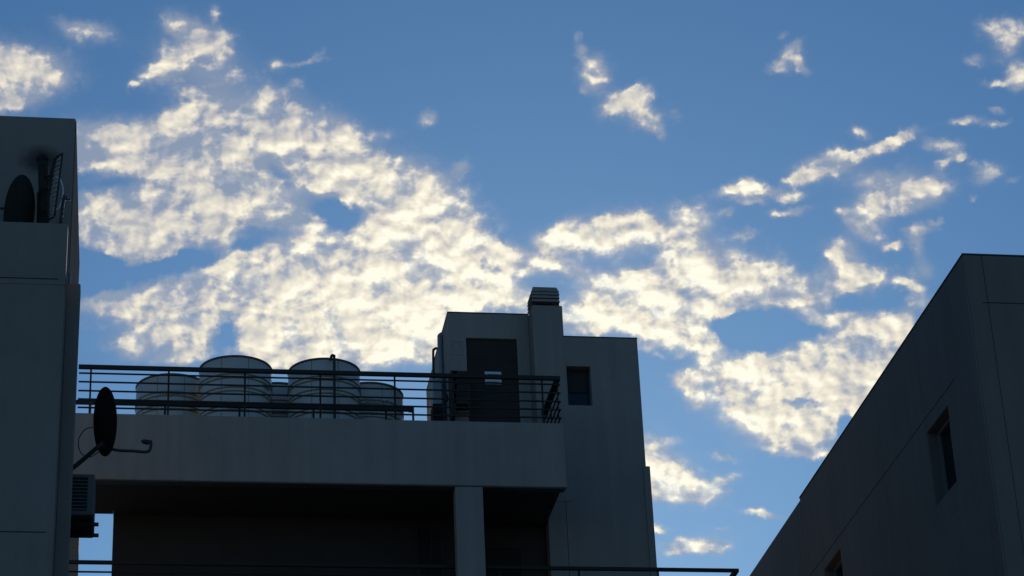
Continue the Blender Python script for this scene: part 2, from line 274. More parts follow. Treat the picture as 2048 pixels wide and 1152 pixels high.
ST['rail_light'] = mat('grey_rail_paint', (0.09, 0.10, 0.11), 0.5, var=0.2, scale=5)
ST['tank'] = mat('pale_tank_plastic', (0.60, 0.53, 0.47), 0.33, var=0.06, scale=2.0, streak=0.5, spec=0.5)
ST['tank_band'] = mat('tank_band', (0.26, 0.235, 0.18), 0.5, var=0.1, scale=4)
ST['tank_rim'] = mat('tank_rim', (0.13, 0.13, 0.13), 0.5, var=0.1, scale=4)
ST['red_ink'] = mat('faded_red_ink', (0.30, 0.20, 0.18), 0.6, var=0.1)
ST['door'] = mat('dark_door_paint', (0.060, 0.050, 0.043), 0.8, var=0.15, scale=3, spec=0.08)
ST['paper'] = mat('white_paper', (0.80, 0.78, 0.74), 0.8, var=0.04)
ST['ink'] = mat('grey_ink', (0.22, 0.23, 0.26), 0.8, var=0.04)
ST['pipe'] = mat('grey_pipe', (0.30, 0.32, 0.33), 0.5, var=0.1, scale=4)
ST['pipe_dark'] = mat('dark_pipe', (0.05, 0.05, 0.05), 0.6, var=0.1, scale=4)
ST['panel'] = mat('pale_panel', (0.36, 0.37, 0.38), 0.5, var=0.06, scale=3)
ST['dark'] = mat('dark_box', (0.03, 0.028, 0.026), 0.9, var=0.1, scale=3)
ST['rust'] = mat('rusty_brown', (0.055, 0.038, 0.030), 0.8, var=0.25, scale=9)
ST['dish'] = mat('dark_dish', (0.035, 0.036, 0.030), 0.85, var=0.25, scale=5, spec=0.1)
ST['arm'] = mat('dish_arm', (0.06, 0.06, 0.058), 0.6, var=0.1, scale=6)
ST['galv'] = mat('galvanised_wire', (0.75, 0.74, 0.72), 0.45, 0.25, var=0.1, scale=8)
ST['ac'] = mat('ac_enamel', (0.16, 0.165, 0.16), 0.5, var=0.06, scale=3)
ST['ac_dark'] = mat('ac_dark_slot', (0.02, 0.02, 0.02), 0.7, var=0.1)
ST['flue'] = mat('sooty_flue', (0.035, 0.030, 0.022), 0.85, var=0.35, scale=7)
ST['glass'] = mat('window_glass', (0.012, 0.014, 0.017), 0.1, var=0.02, spec=0.35)
ST['shutter'] = mat('roller_shutter', (0.035, 0.035, 0.034), 0.7, var=0.1, scale=3)
ST['frame'] = mat('window_frame', (0.20, 0.195, 0.19), 0.5, var=0.05, scale=3)
ST['side_shade'] = mat('side_shade_grey', (0.13, 0.13, 0.14), 1.0, var=0.12, scale=1.2, spec=0.0)  # darkened grey standing in for shade on the upper side face
ST['coping'] = mat('dark_coping', (0.085, 0.088, 0.09), 0.8, var=0.15, scale=3)
ST['asphalt'] = mat('pale_paving', (0.22, 0.205, 0.18), 0.9, var=0.2, scale=0.6, bump=0.3)

def soot_material(name, base, centre, rx, rz, z_low):
    """left wall stucco with a brown soot stain (a mark on the wall itself) above the flue"""
    mt = mat(name, base, 0.9, var=0.08, scale=0.8, bump=0.25, bscale=25, streak=0.4, spec=0.08)
    nt = mt.node_tree; b = nt.nodes['Principled BSDF']
    src = b.inputs['Base Color'].links[0].from_socket
    t = nt.nodes.new('ShaderNodeTexCoord')
    nz = nt.nodes.new('ShaderNodeTexNoise'); nz.inputs['Scale'].default_value = 9; nz.inputs['Detail'].default_value = 5
    nt.links.new(t.outputs['Object'], nz.inputs['Vector'])
    def vm(op, a, b_):
        n = nt.nodes.new('ShaderNodeVectorMath'); n.operation = op
        for i, x in enumerate((a, b_)):
            if isinstance(x, bpy.types.NodeSocket): nt.links.new(x, n.inputs[i])
            else: n.inputs[i].default_value = x
        return n
    off = vm('MULTIPLY', vm('SUBTRACT', nz.outputs['Color'], (0.5, 0.5, 0.5)).outputs[0], (0.16, 0.0, 0.16))
    p = vm('SUBTRACT', vm('ADD', t.outputs['Object'], off.outputs[0]).outputs[0], centre)
    q = vm('MULTIPLY', p.outputs[0], (1/rx, 0.0, 1/rz))
    ln = nt.nodes.new('ShaderNodeVectorMath'); ln.operation = 'LENGTH'; nt.links.new(q.outputs[0], ln.inputs[0])
    mr = nt.nodes.new('ShaderNodeMapRange'); mr.interpolation_type = 'SMOOTHSTEP'
    nt.links.new(ln.outputs['Value'], mr.inputs[0])
    mr.inputs[1].default_value = 1.25; mr.inputs[2].default_value = 0.35; mr.inputs[3].default_value = 0.0; mr.inputs[4].default_value = 0.8
    mx = nt.nodes.new('ShaderNodeMix'); mx.data_type = 'RGBA'
    nt.links.new(mr.outputs[0], mx.inputs[0]); nt.links.new(src, mx.inputs[6]); mx.inputs[7].default_value = (0.045, 0.034, 0.03, 1)
    nt.links.new(mx.outputs[2], b.inputs['Base Color'])
    return mt

# ---------------------------------------------------------------- builders
class MB:
    def __init__(self): self.bm = bmesh.new()
    def box(self, x0, x1, y0, y1, z0, z1, rot=None):
        vs = [self.bm.verts.new((x, y, z)) for x in (x0, x1) for y in (y0, y1) for z in (z0, z1)]
        for f in ((0,1,3,2), (4,6,7,5), (0,4,5,1), (2,3,7,6), (0,2,6,4), (1,5,7,3)):
            self.bm.faces.new([vs[i] for i in f])
        return vs
    def hexa(self, pts):          # 8 points, bottom four then top four (both counter-clockwise from above)
        vs = [self.bm.verts.new(p) for p in pts]
        for f in ((3,2,1,0), (4,5,6,7), (0,1,5,4), (1,2,6,5), (2,3,7,6), (3,0,4,7)):
            self.bm.faces.new([vs[i] for i in f])
    def tube(self, pts, r, seg=10, r2=None, caps=True):
        pts = [Vector(p) for p in pts]; rings = []
        n = len(pts); up = None
        for i, p in enumerate(pts):
            t = (pts[min(i+1, n-1)] - pts[max(i-1, 0)]).normalized()
            if up is None: up = Vector((0, 0, 1)) if abs(t.z) < 0.9 else Vector((1, 0, 0))
            a = t.cross(up).normalized(); b = a.cross(t).normalized(); up = b
            rr = r if r2 is None else r + (r2-r)*i/(n-1)
            rings.append([self.bm.verts.new(p + a*math.cos(2*math.pi*k/seg)*rr + b*math.sin(2*math.pi*k/seg)*rr) for k in range(seg)])
        for i in range(n-1):
            for k in range(seg):
                f = self.bm.faces.new((rings[i][k], rings[i][(k+1) % seg], rings[i+1][(k+1) % seg], rings[i+1][k])); f.smooth = True
        if caps:
            self.bm.faces.new(rings[0][::-1]); self.bm.faces.new(rings[-1])
        return self
    def lathe(self, prof, seg=48, mtx=None, close=False, smooth=True):
        rings = []
        for (r, z) in prof:
            if r < 1e-6: rings.append([self.bm.verts.new((0, 0, z))])
            else: rings.append([self.bm.verts.new((r*math.cos(2*math.pi*k/seg), r*math.sin(2*math.pi*k/seg), z)) for k in range(seg)])
        new = [v_ for rg in rings for v_ in rg]
        for i in range(len(rings)-1):
            a, b = rings[i], rings[i+1]
            for k in range(seg):
                k2 = (k+1) % seg
                if len(a) == 1: f = self.bm.faces.new((a[0], b[k2], b[k]))
                elif len(b) == 1: f = self.bm.faces.new((a[k], a[k2], b[0]))
                else: f = self.bm.faces.new((a[k], a[k2], b[k2], b[k]))
                f.smooth = smooth
        if mtx: bmesh.ops.transform(self.bm, matrix=mtx, verts=new)
        return self
    def prism(self, poly, axis, a, b):   # polygon in the plane across the axis, extruded from a to b
        def pt(p, h):
            return {'x': (h, p[0], p[1]), 'y': (p[0], h, p[1]), 'z': (p[0], p[1], h)}[axis]
        A = [self.bm.verts.new(pt(p, a)) for p in poly]; B = [self.bm.verts.new(pt(p, b)) for p in poly]
        n = len(poly)
        self.bm.faces.new(A[::-1]); self.bm.faces.new(B)
        for i in range(n): self.bm.faces.new((A[i], A[(i+1) % n], B[(i+1) % n], B[i]))
    def holed(self, us, zs, holes, place):
        """wall slab with openings; us/zs ranges, place(u, z, depth 0|1) -> point; only outer faces are made"""
        ux = sorted({us[0], us[1], *[h[0] for h in holes], *[h[1] for h in holes]})
        zx = sorted({zs[0], zs[1], *[h[2] for h in holes], *[h[3] for h in holes]})
        solid = lambda i, j: 0 <= i < len(ux)-1 and 0 <= j < len(zx)-1 and not any(
            h[0] <= (ux[i]+ux[i+1])/2 <= h[1] and h[2] <= (zx[j]+zx[j+1])/2 <= h[3] for h in holes)
        V = {}
        def g(i, j, d):
            if (i, j, d) not in V: V[i, j, d] = self.bm.verts.new(place(ux[i], zx[j], d))
            return V[i, j, d]
        for i in range(len(ux)-1):
            for j in range(len(zx)-1):
                if not solid(i, j): continue
                for d in (0, 1): self.bm.faces.new((g(i,j,d), g(i+1,j,d), g(i+1,j+1,d), g(i,j+1,d)))
                for (di, dj, p, q) in ((-1,0,(i,j),(i,j+1)), (1,0,(i+1,j),(i+1,j+1)), (0,-1,(i,j),(i+1,j)), (0,1,(i,j+1),(i+1,j+1))):
                    if not solid(i+di, j+dj):
                        self.bm.faces.new((g(*p,0), g(*q,0), g(*q,1), g(*p,1)))
    def build(self, name, material, parent=None, loc=(0,0,0), bevel=0.0):
        bmesh.ops.recalc_face_normals(self.bm, faces=self.bm.faces)
        me = bpy.data.meshes.new(name); self.bm.to_mesh(me); self.bm.free()
        me.materials.append(ST[material] if isinstance(material, str) else material)
        o = bpy.data.objects.new(name, me); C.objects.link(o)
        if parent is not None:
            o.parent = parent
            o.matrix_parent_inverse = parent.matrix_world.inverted()
        if bevel:
            md = o.modifiers.new('bevel', 'BEVEL'); md.width = bevel; md.segments = 2; md.limit_method = 'ANGLE'
        return o
def thing(name, label, cat, loc=(0,0,0), group=None):
    o = bpy.data.objects.new(name, None); C.objects.link(o); o.location = loc
    o.empty_display_size = 0.3
    o.matrix_world = Matrix.Translation(loc)
    o['label'] = label; o['category'] = cat
    if group: o['group'] = group
    return o
def tag(o, label, cat, group=None):
    o['label'] = label; o['category'] = cat
    if group: o['group'] = group
    return o
def smooth_path(pts, n=8):
    """Catmull-Rom through the points"""
    P_ = [Vector(p) for p in pts]; out_ = []
    for i in range(len(P_)-1):
        a = P_[max(i-1,0)]; b = P_[i]; c = P_[i+1]; d = P_[min(i+2, len(P_)-1)]
        for k in range(n):
            t = k/n
            out_.append(0.5*((2*b) + (c-a)*t + (2*a-5*b+4*c-d)*t*t + (3*b-a-3*c+d)*t**3))
    out_.append(P_[-1]); return out_

# ---------------------------------------------------------------- ground
b = MB(); b.box(-400, 400, -300, 900, -0.3, 0.0)
g = b.build('ground', 'asphalt'); g['kind'] = 'structure'

# ---------------------------------------------------------------- centre apartment building
apt = thing('apartment_building', 'stepped grey apartment block with roof terrace, stair house and tower, between two dark walls', 'building', (3.5, 40, 0))
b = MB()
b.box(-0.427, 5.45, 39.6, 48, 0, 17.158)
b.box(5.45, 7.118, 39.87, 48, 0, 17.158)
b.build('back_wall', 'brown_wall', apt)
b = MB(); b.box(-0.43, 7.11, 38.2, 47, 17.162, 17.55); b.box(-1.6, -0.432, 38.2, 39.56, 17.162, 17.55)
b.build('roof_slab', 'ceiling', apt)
b = MB(); b.box(-1.6, 7.2, 38.0, 38.198, 17.165, 18.353)
b.build('parapet', 'stucco', apt, bevel=0.015)
b = MB(); b.box(-1.6, 7.16, 38.02, 38.19, 17.145, 17.164)
b.build('soffit_edge', 'coping', apt)
b = MB(); b.box(5.272, 5.745, 38.004, 38.28, 0, 17.144)
b.build('pillar', 'stucco', apt, bevel=0.012)
b = MB(); b.box(-1.32, -0.984, 39.3, 39.6, 0, 17.16)
b.build('pillar', 'stucco_left', apt)
# lower balcony floor
b = MB(); b.box(-1.6, 10.2, 38.05, 39.598, 14.72, 14.9); b.box(8.99, 10.2, 39.598, 44, 14.72, 14.9)
b.build('balcony_floor', 'stucco', apt)
# tower wall with the window opening
b = MB()
b.holed((7.13, 8.955), (0, 20.785), [(7.608, 8.05, 19.42, 20.196)], lambda u_, z_, d: (u_, 39.6 + 0.25*d, z_))
b.box(7.13, 8.955, 39.852, 43.4, 0, 20.78)
b.build('tower_wall', 'stucco_mid', apt, bevel=0.008)
b = MB(); b.box(8.9, 9.02, 39.565, 43.2, 0, 18.243)
b.build('side_pilaster', 'stucco', apt, bevel=0.01)
b = MB(); b.box(7.13, 8.96, 39.594, 39.7, 20.787, 20.805)
b.build('coping', 'coping', apt)
b = MB(); b.box(7.2, 7.463, 39.596, 39.61, 17.788, 17.8); b.build('joint', 'joint', apt)
b = MB(); b.box(7.455, 7.463, 39.596, 39.61, 15.0, 17.787); b.build('joint', 'joint', apt)
fr = MB(); fr.holed((7.612, 8.046), (19.424, 20.192), [(7.65, 8.0, 19.47, 20.15)], lambda u_, z_, d: (u_, 39.78 + 0.05*d, z_))
fr = fr.build('window', 'shutter', apt)
b = MB(); b.box(7.65, 8.0, 39.80, 39.81, 19.47, 20.15); b.build('pane', 'glass', fr)
b = MB()
z_ = 20.15
while z_ > 19.76:
    b.prism([(39.765, z_), (39.775, z_-0.048), (39.79, z_-0.048), (39.79, z_)], 'x', 7.652, 7.998); z_ -= 0.05
b.build('shutter', 'shutter', fr)
# stair house with the door opening
b = MB()
b.holed((5.513, 7.02), (17.55, 21.41), [(5.843, 6.785, 17.55, 20.903)], lambda u_, z_, d: (u_, 40.0 + 0.2*d, z_))
b.box(5.513, 7.02, 40.202, 42.4, 17.55, 21.40)
b.build('stair_house_wall', 'stucco', apt, bevel=0.012)
b = MB(); b.box(5.508, 7.02, 39.995, 42.4, 21.412, 21.43)
b.build('coping', 'coping', apt)
b = MB()                                                # open end frame of the stair house
b.box(5.513, 5.6, 43.0, 43.4, 17.55, 21.40)
b.hexa([(5.513,42.4,21.14),(5.6,42.4,21.14),(5.6,43.0,21.0),(5.513,43.0,21.0),(5.513,42.4,21.40),(5.6,42.4,21.40),(5.6,43.0,21.40),(5.513,43.0,21.40)])
b.build('end_frame', 'stucco', apt)
b = MB(); b.box(5.85, 6.778, 40.05, 40.10, 17.56, 20.897)
dr = b.build('door', 'door', apt)
b = MB(); b.tube([(5.93, 40.02, 18.75), (5.93, 39.98, 18.75), (6.03, 39.98, 18.75)], 0.012); b.build('handle', 'pipe', dr)
b = MB(); b.box(6.17, 6.473, 40.042, 40.0497, 20.0, 20.25)
nt_ = b.build('notice', 'paper', dr); nt_['label'] = 'white paper notice on the dark door'
for (a0, a1, z0) in ((6.24, 6.42, 20.19), (6.20, 6.40, 20.04)):
    b = MB(); b.box(a0, a1, 40.0405, 40.0418, z0, z0+0.012); b.build('printed_line', 'ink', dr)
b = MB()                                                 # square plate outline beside the door
b.holed((5.575, 5.775), (20.54, 20.83), [(5.585, 5.765, 20.55, 20.82)], lambda u_, z_, d: (u_, 39.994 + 0.005*d, z_))
pts = [(5.66+0.075*math.cos(t*math.pi/12), 39.999, 20.715+0.075*math.sin(t*math.pi/12)) for t in range(25)]
b.tube(pts, 0.004, 6)
b.build('wall_plate', 'stucco_mid', apt)
# chimney shaft and louvred cap
b = MB(); b.box(7.022, 7.588, 39.59, 40.15, 17.55, 21.412)
sh = b.build('chimney', 'stucco_mid', apt, bevel=0.01)
b = MB()
b.box(7.12, 7.46, 39.68, 40.06, 21.412, 21.72)
for (x_, y_) in ((7.06, 39.62), (7.49, 39.62), (7.06, 40.06), (7.49, 40.06)): b.box(x_, x_+0.05, y_, y_+0.05, 21.412, 21.70)
b.build('cap_core', 'dark', sh)
b = MB()
for z_ in (21.49, 21.565, 21.635):
    b.hexa([(7.025,39.585,z_),(7.55,39.585,z_),(7.55,40.13,z_),(7.025,40.13,z_),
            (7.04,39.60,z_+0.055),(7.535,39.60,z_+0.055),(7.535,40.115,z_+0.055),(7.04,40.115,z_+0.055)])
b.build('cap_louvre', 'stucco', sh)
b = MB()
b.hexa([(7.03,39.59,21.70),(7.545,39.59,21.70),(7.545,40.12,21.70),(7.03,40.12,21.70),
        (7.06,39.6,21.79),(7.5,39.6,21.79),(7.5,40.09,21.79),(7.06,40.09,21.79)])
b.build('cap_top', 'stucco', sh)
# loggia doors behind the railing
b = MB()
b.holed((4.75, 5.25), (14.9, 17.05), [(4.80, 5.02, 14.95, 17.0), (5.05, 5.20, 14.95, 17.0)], lambda u_, z_, d: (u_, 39.56 + 0.035*d, z_))
f_ = b.build('balcony_door', 'brown_wall', apt)
b = MB(); b.box(4.8, 5.02, 39.575, 39.585, 14.95, 17.0); b.box(5.05, 5.2, 39.575, 39.585, 14.95, 17.0); b.build('pane', 'dark', f_)
b = MB()
b.holed((5.95, 6.70), (14.9, 16.80), [(6.0, 6.65, 14.95, 16.75)], lambda u_, z_, d: (u_, 39.83 + 0.035*d, z_))
f_ = b.build('balcony_door', 'brown_wall', apt)
b = MB(); b.box(6.0, 6.65, 39.845, 39.855, 14.95, 16.75); b.build('pane', 'dark', f_)

# ---------------------------------------------------------------- railings
def railing(name, label, x0, x1, y, ztop, thick, bars, posts, zfoot, yback, material):
    t = thing(name, label, 'railing', ((x0+x1)/2, y, zfoot))
    def add(nm, *bx):
        b_ = MB(); b_.box(*bx); return b_.build(nm, material, t)
    add('top_rail', x0, x1, y-0.03, y+0.03, ztop-thick, ztop)
    if yback: add('top_rail', x1-0.085, x1, y+0.031, yback, ztop-thick, ztop)
    for z in bars:
        add('bar', x0+0.01, x1-0.005, y-0.011, y+0.011, z-0.0125, z+0.0125)
        if yback: add('bar', x1-0.04, x1-0.018, y+0.012, yback, z-0.012, z+0.012)
    for x in posts:
        add('post', x-0.016, x+0.016, y+0.012, y+0.026, zfoot, ztop-thick)
    if yback:
        for yy in (y+0.045, (y+yback)/2, yback-0.06):
            add('post', x1-0.055, x1-0.041, yy-0.016, yy+0.016, zfoot, ztop-thick)
    return t
railing('roof_railing', 'dark metal railing with thin horizontal bars along the roof terrace parapet', -1.08, 7.19, 38.09, 19.275, 0.068,
        [19.125, 18.965, 18.80, 18.645, 18.49], [-0.87, 0.436, 1.725, 3.012, 4.295, 5.58, 6.87], 18.353, 39.6, 'rail')
railing('balcony_railing', 'dark balcony railing at the bottom, running past the tower into the open sky', -1.3, 10.16, 38.35, 15.858, 0.055,
        [15.665, 15.5, 15.34, 15.18, 15.02], [0.58, 1.94, 3.3, 4.67, 6.03, 7.39, 8.755], 14.9, 39.6, 'rail')

# low steel pipe rail in front of the tanks
t = thing('pipe_rack', 'thick black rail on short posts between the roof railing and the tanks', 'pipe rack', (1.8, 38.8, 17.55))
b = MB(); b.box(-1.3, 4.66, 38.77, 38.83, 18.868, 18.935); b.build('rail', 'rail', t)
for x in (-0.87, 0.394, 1.668, 2.946, 4.209, 4.685):
    b = MB(); b.box(x-0.018, x+0.018, 38.785, 38.815, 17.55, 18.868); b.build('post', 'rail', t)
b = MB(); b.box(4.61, 4.70, 38.765, 38.835, 18.86, 18.96); b.build('end_block', 'rail', t)

# ---------------------------------------------------------------- water tanks
def squiggle(cx, cy, R, ang0, ang1, z, h):
    b_ = MB(); pts_ = []
    for i in range(90):
        q = i/89; a = ang0 + (ang1-ang0)*q + 0.02*math.sin(q*60)
        pts_.append((cx+(R+0.004)*math.cos(a), cy+(R+0.004)*math.sin(a), z + h*(0.5*math.sin(q*55)+0.3*math.sin(q*23+1))))
    b_.tube(pts_, 0.007, 5); return b_
def tank(label, x, y, R, top, base, lettering=None):
    t_ = thing('water_tank', label, 'water tank', (x, y, base), 'water tanks on the roof terrace')
    h = top - base
    M4 = Matrix.Translation((x, y, base))
    prof = [(0, 0), (R*0.97, 0), (R, 0.03), (R, h-0.05), (R-0.03, h-0.02)]
    b_ = MB(); b_.lathe(prof, 64, M4); b_.build('body', 'tank', t_)
    b_ = MB(); b_.lathe([(R-0.05, h-0.03), (R+0.012, h-0.03), (R+0.016, h-0.012), (R+0.008, h), (R*0.6, h+0.05), (0.22, h+0.07), (0, h+0.07)], 64, M4); b_.build('lid', 'tank_rim', t_)
    for zz in (h-0.36, h-0.62, h-0.98):
        b_ = MB()
        for d in (0.0, 0.075):
            b_.lathe([(R-0.002, zz-d-0.024), (R+0.014, zz-d-0.014), (R+0.014, zz-d+0.006), (R-0.002, zz-d+0.014)], 64, M4)
        b_.build('band', 'tank_band', t_)
    b_ = MB()
    for a in (-2.0, -1.25):
        ca, sa = math.cos(a), math.sin(a)
        p = Vector((x+R*ca, y+R*sa, 0)); b_.tube([(p.x, p.y, base+0.1), (p.x, p.y, top-0.04)], 0.006, 6)
    b_.build('seam', 'tank_band', t_)
    if lettering:
        squiggle(x, y, R, lettering[0], lettering[1], lettering[2], 0.07).build('lettering', 'red_ink', t_)
    return t_
tank('tall pale round water tank in front row nearest the left wall', 1.665, 40.55, 0.655, 20.385, 17.6, (-0.75, -0.45, 19.9))
tank('tall pale round water tank in front row behind the bent standpipe', 3.275, 40.55, 0.655, 20.38, 17.6)
tank('leftmost water tank, half hidden behind its taller neighbour', 0.545, 41.42, 0.66, 20.395, 17.6, (-1.95, -1.2, 19.98))
tank('water tank showing only a sliver between the two front tanks', 2.48, 41.75, 0.66, 20.42, 17.6)
tank('rightmost water tank, partly hidden, with faded red lettering', 4.16, 41.50, 0.66, 20.355, 17.6, (-1.75, -0.95, 19.97))
# standpipe in front of the third tank
b = MB(); b.tube(smooth_path([(3.395, 39.75, 17.6), (3.395, 39.75, 19.4), (3.395, 39.75, 20.28), (3.39, 39.75, 20.345), (3.36, 39.75, 20.36), (3.335, 39.75, 20.31), (3.325, 39.75, 20.26)], 6), 0.026, 10)
tag(b.build('standpipe', 'pipe_dark'), 'slim dark standpipe with bent top rising in front of a tank', 'pipe')

# ---------------------------------------------------------------- stair house services
b = MB(); b.tube(smooth_path([(5.462, 40.78, 17.6), (5.462, 40.78, 20.5), (5.462, 40.78, 21.2), (5.475, 40.78, 21.31), (5.55, 40.78, 21.34)], 6), 0.05, 12)
tag(b.build('downpipe', 'pipe'), 'thick grey drain pipe up the left side of the stair house', 'pipe')
b = MB(); b.tube(smooth_path([(5.40, 41.3, 17.6), (5.395, 41.3, 20.2), (5.395, 41.3, 21.15), (5.42, 41.3, 21.27), (5.47, 41.3, 21.29), (5.515, 41.3, 21.24)], 6), 0.024, 10)
tag(b.build('conduit', 'pipe_dark'), 'thin conduit with hooked top beside the thick drain pipe', 'pipe')
t = thing('water_heater', 'pale narrow cabinet on a dark base left of the stair house', 'heater', (5.36, 40.6, 17.55))
b = MB(); b.box(5.28, 5.445, 40.6, 40.95, 19.83, 20.345); b.build('casing', 'panel', t, bevel=0.01)
b = MB(); b.hexa([(5.17,40.58,17.55),(5.44,40.58,17.55),(5.44,40.95,17.55),(5.17,40.95,17.55),(5.27,40.58,19.828),(5.445,40.58,19.828),(5.445,40.95,19.828),(5.27,40.95,19.828)])
b.build('base', 'dark', t)
t = thing('gas_pipe', 'thin dark pipe with valve at the stair house corner', 'pipe', (5.42, 39.95, 17.55))
b = MB(); b.tube([(5.43, 39.97, 17.55), (5.43, 39.97, 20.12)], 0.014, 8); b.build('pipe', 'pipe_dark', t)
b = MB(); b.tube([(5.36, 39.97, 19.66), (5.47, 39.97, 19.66)], 0.03, 10); b.tube([(5.43, 39.97, 19.6), (5.43, 39.97, 19.74)], 0.035, 10); b.build('valve', 'pipe_dark', t)
t = thing('air_conditioner', 'dark rusty air conditioner mounted on the stair house wall beside the door', 'air conditioner', (5.67, 39.8, 19.2), 'air conditioners')
b = MB(); b.box(5.52, 5.835, 39.62, 39.92, 19.40, 20.06); body = b.build('casing', 'rust', t, bevel=0.015)
b = MB()
for rr in (0.06, 0.10, 0.14, 0.18, 0.22):
    pts = [(5.68+min(rr,0.14)*math.cos(k*math.pi/16), 39.612, 19.73+rr*math.sin(k*math.pi/16)) for k in range(33)]
    b.tube(pts, 0.005, 6)
b.build('fan_grille', 'pipe_dark', body)
b = MB(); b.hexa([(5.49,39.62,19.16),(5.55,39.62,19.16),(5.55,39.99,19.16),(5.49,39.99,19.16),(5.485,39.62,20.06),(5.60,39.62,20.06),(5.60,39.99,20.06),(5.485,39.99,20.06)])
b.build('bracket', 'rust', t)
b = MB(); b.box(5.58, 5.84, 39.92, 39.995, 19.375, 19.40); b.build('bracket', 'panel', t)

# ---------------------------------------------------------------- left building
lb = thing('stucco_building', 'dark grey building filling the left edge, satellite dishes on its roof terrace', 'building', (-3.5, 30, 0))
b = MB(); b.box(-6, -1.005, 28.0, 34.0, 0, 15.70); b.box(-6, -1.005, 28.0, 28.22, 15.70, 16.585)
b.build('front_wall', 'stucco_left', lb, bevel=0.012)
soot = soot_material('sooty_left_stucco', (0.285, 0.25, 0.22), ((-1.447, 29.200, 18.185)[0], 29.2, (-1.447, 29.200, 18.185)[2]), 0.30, 0.23, 16.8)
b = MB(); b.box(-6, -1.012, 29.2, 33.49, 15.70, 18.858)
b.build('upper_wall', soot, lb, bevel=0.012)
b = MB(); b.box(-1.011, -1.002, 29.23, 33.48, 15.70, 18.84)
b.build('side_shade_sheet', 'side_shade', lb)  # added thin sheet; its dark colour tones down light on this side
b = MB(); b.box(-1.003, -0.832, 28.6, 28.85, 0, 16.03)
b.build('side_pilaster', 'stucco_left', lb, bevel=0.01)
for z_ in (15.775, 12.36):
    b = MB(); b.box(-6, -1.10, 27.996, 28.01, z_, z_+0.012); b.build('joint', 'joint', lb)
b = MB(); b.tube([(-1.0, 29.35, 15.7), (-1.0, 29.35, 16.55)], 0.018, 8)
tag(b.build('drain_pipe', 'pipe'), 'short thin drain pipe on the corner of the left building', 'pipe')

# upper dish standing on the roof terrace, cut off by the parapet
def dish(t, centre, normal, a, bb, depth, roll_up=(0,0,1)):
    n = Vector(normal).normalized(); up = Vector(roll_up); x = up.cross(n).normalized(); y = n.cross(x)
    mt_ = Matrix(((x.x*a, y.x*bb, n.x, centre[0]), (x.y*a, y.y*bb, n.y, centre[1]), (x.z*a, y.z*bb, n.z, centre[2]), (0,0,0,1)))
    prof = []
    for i in range(9): q = i/8; prof.append((q, depth*q*q-depth))
    prof += [(1.015, 0.004), (1.03, -0.006), (1.015, -0.016)]
    for i in range(8, -1, -1): q = i/8; prof.append((q*0.99, depth*q*q-depth-0.014))
    b_ = MB(); b_.lathe(prof, 48, mt_); return b_
t = thing('satellite_dish', 'dark satellite dish on the upper left terrace, lower edge hidden by the parapet', 'satellite dish', (-1.66, 28.5, 15.7), 'satellite dishes')
cz = (-1.661, 28.550, 17.017)
dish(t, cz, (-0.93, 0.36, 0.18), 0.41, 0.50, 0.07).build('reflector', 'dish', t)
b = MB(); b.tube([(cz[0]+0.02, cz[1]-0.03, cz[2]-0.1), (cz[0]+0.05, cz[1]-0.02, 15.7)], 0.03, 10); b.build('mast', 'arm', t)
b = MB(); b.tube([(cz[0]-0.1, cz[1]+0.05, cz[2]+0.0), (-1.846, 28.600, 17.097), (-2.069, 28.600, 17.088)], 0.016, 8); arm = b.build('feed_arm', 'arm', t)
b = MB(); b.tube([(-2.069, 28.600, 17.088), (-2.123, 28.600, 17.138)], 0.04, 10); b.build('receiver', 'arm', arm)

# flue with sooty top
b = MB()
f0 = (-1.377, 28.750, 17.025); f1 = (-1.406, 28.750, 17.945)
b.tube([(f0[0], 28.75, 15.7), (f0[0], 28.75, f0[2]), (f0[0]+0.005, 28.75, (f0[2]+f1[2])/2), (f1[0], 28.75, f1[2])], 0.062, 14, 0.068)
fl = b.build('flue_pipe', 'flue'); tag(fl, 'sooty dark flue pipe standing between the dish and the grid antenna', 'flue')
b = MB(); M4 = Matrix.Translation((f1[0], 28.75, f1[2]))
b.lathe([(0.075, -0.03), (0.085, 0.0), (0.07, 0.04), (0.0, 0.07)], 20, M4); b.build('cowl', 'flue', fl)
b = MB(); b.tube([(-1.424, 28.700, 16.951), (-1.439, 28.700, 17.407)], 0.012, 8); b.build('bracket', 'flue', fl)

# grid antenna seen almost edge on
t = thing('grid_antenna', 'tilted wire grid antenna near the right end of the left terrace', 'antenna', (-1.2, 28.5, 15.7))
A0 = Vector((-1.130, 28.300, 17.784)); A1 = Vector((-1.193, 28.300, 16.841)); B0 = Vector((-1.243, 28.950, 18.036)); B1 = Vector((-1.344, 28.950, 17.059))
def gp(s, q):
    p = (A0*(1-s)+A1*s)*(1-q) + (B0*(1-s)+B1*s)*q
    bow = 0.10*(1-(2*q-1)**2)*(1-0.6*(2*s-1)**2)
    return p + Vector((-bow*0.6, 0, 0.0))
b = MB()
for i in range(15):
    s_ = i/14; b.tube([gp(s_, q/6) for q in range(7)], 0.0065, 6)
b.build('grid', 'galv', t)
b = MB()
for q in (0.0, 1.0): b.tube([gp(i/10, q) for i in range(11)], 0.012, 8)
for s_ in (0.0, 1.0): b.tube([gp(s_, q/6) for q in range(7)], 0.011, 8)
b.build('rim', 'rail', t)
b = MB()
for q in (0.35, 0.65): b.tube([gp(i/10, q)+Vector((-0.02,0,0)) for i in range(11)], 0.012, 8)
for s_ in (0.3, 0.5, 0.85): b.tube([gp(s_, 0.5)+Vector((-0.02,0,0)), gp(s_, 0.5)+Vector((-0.10,0,0.0))], 0.015, 8)
b.build('back_frame', 'rail', t)
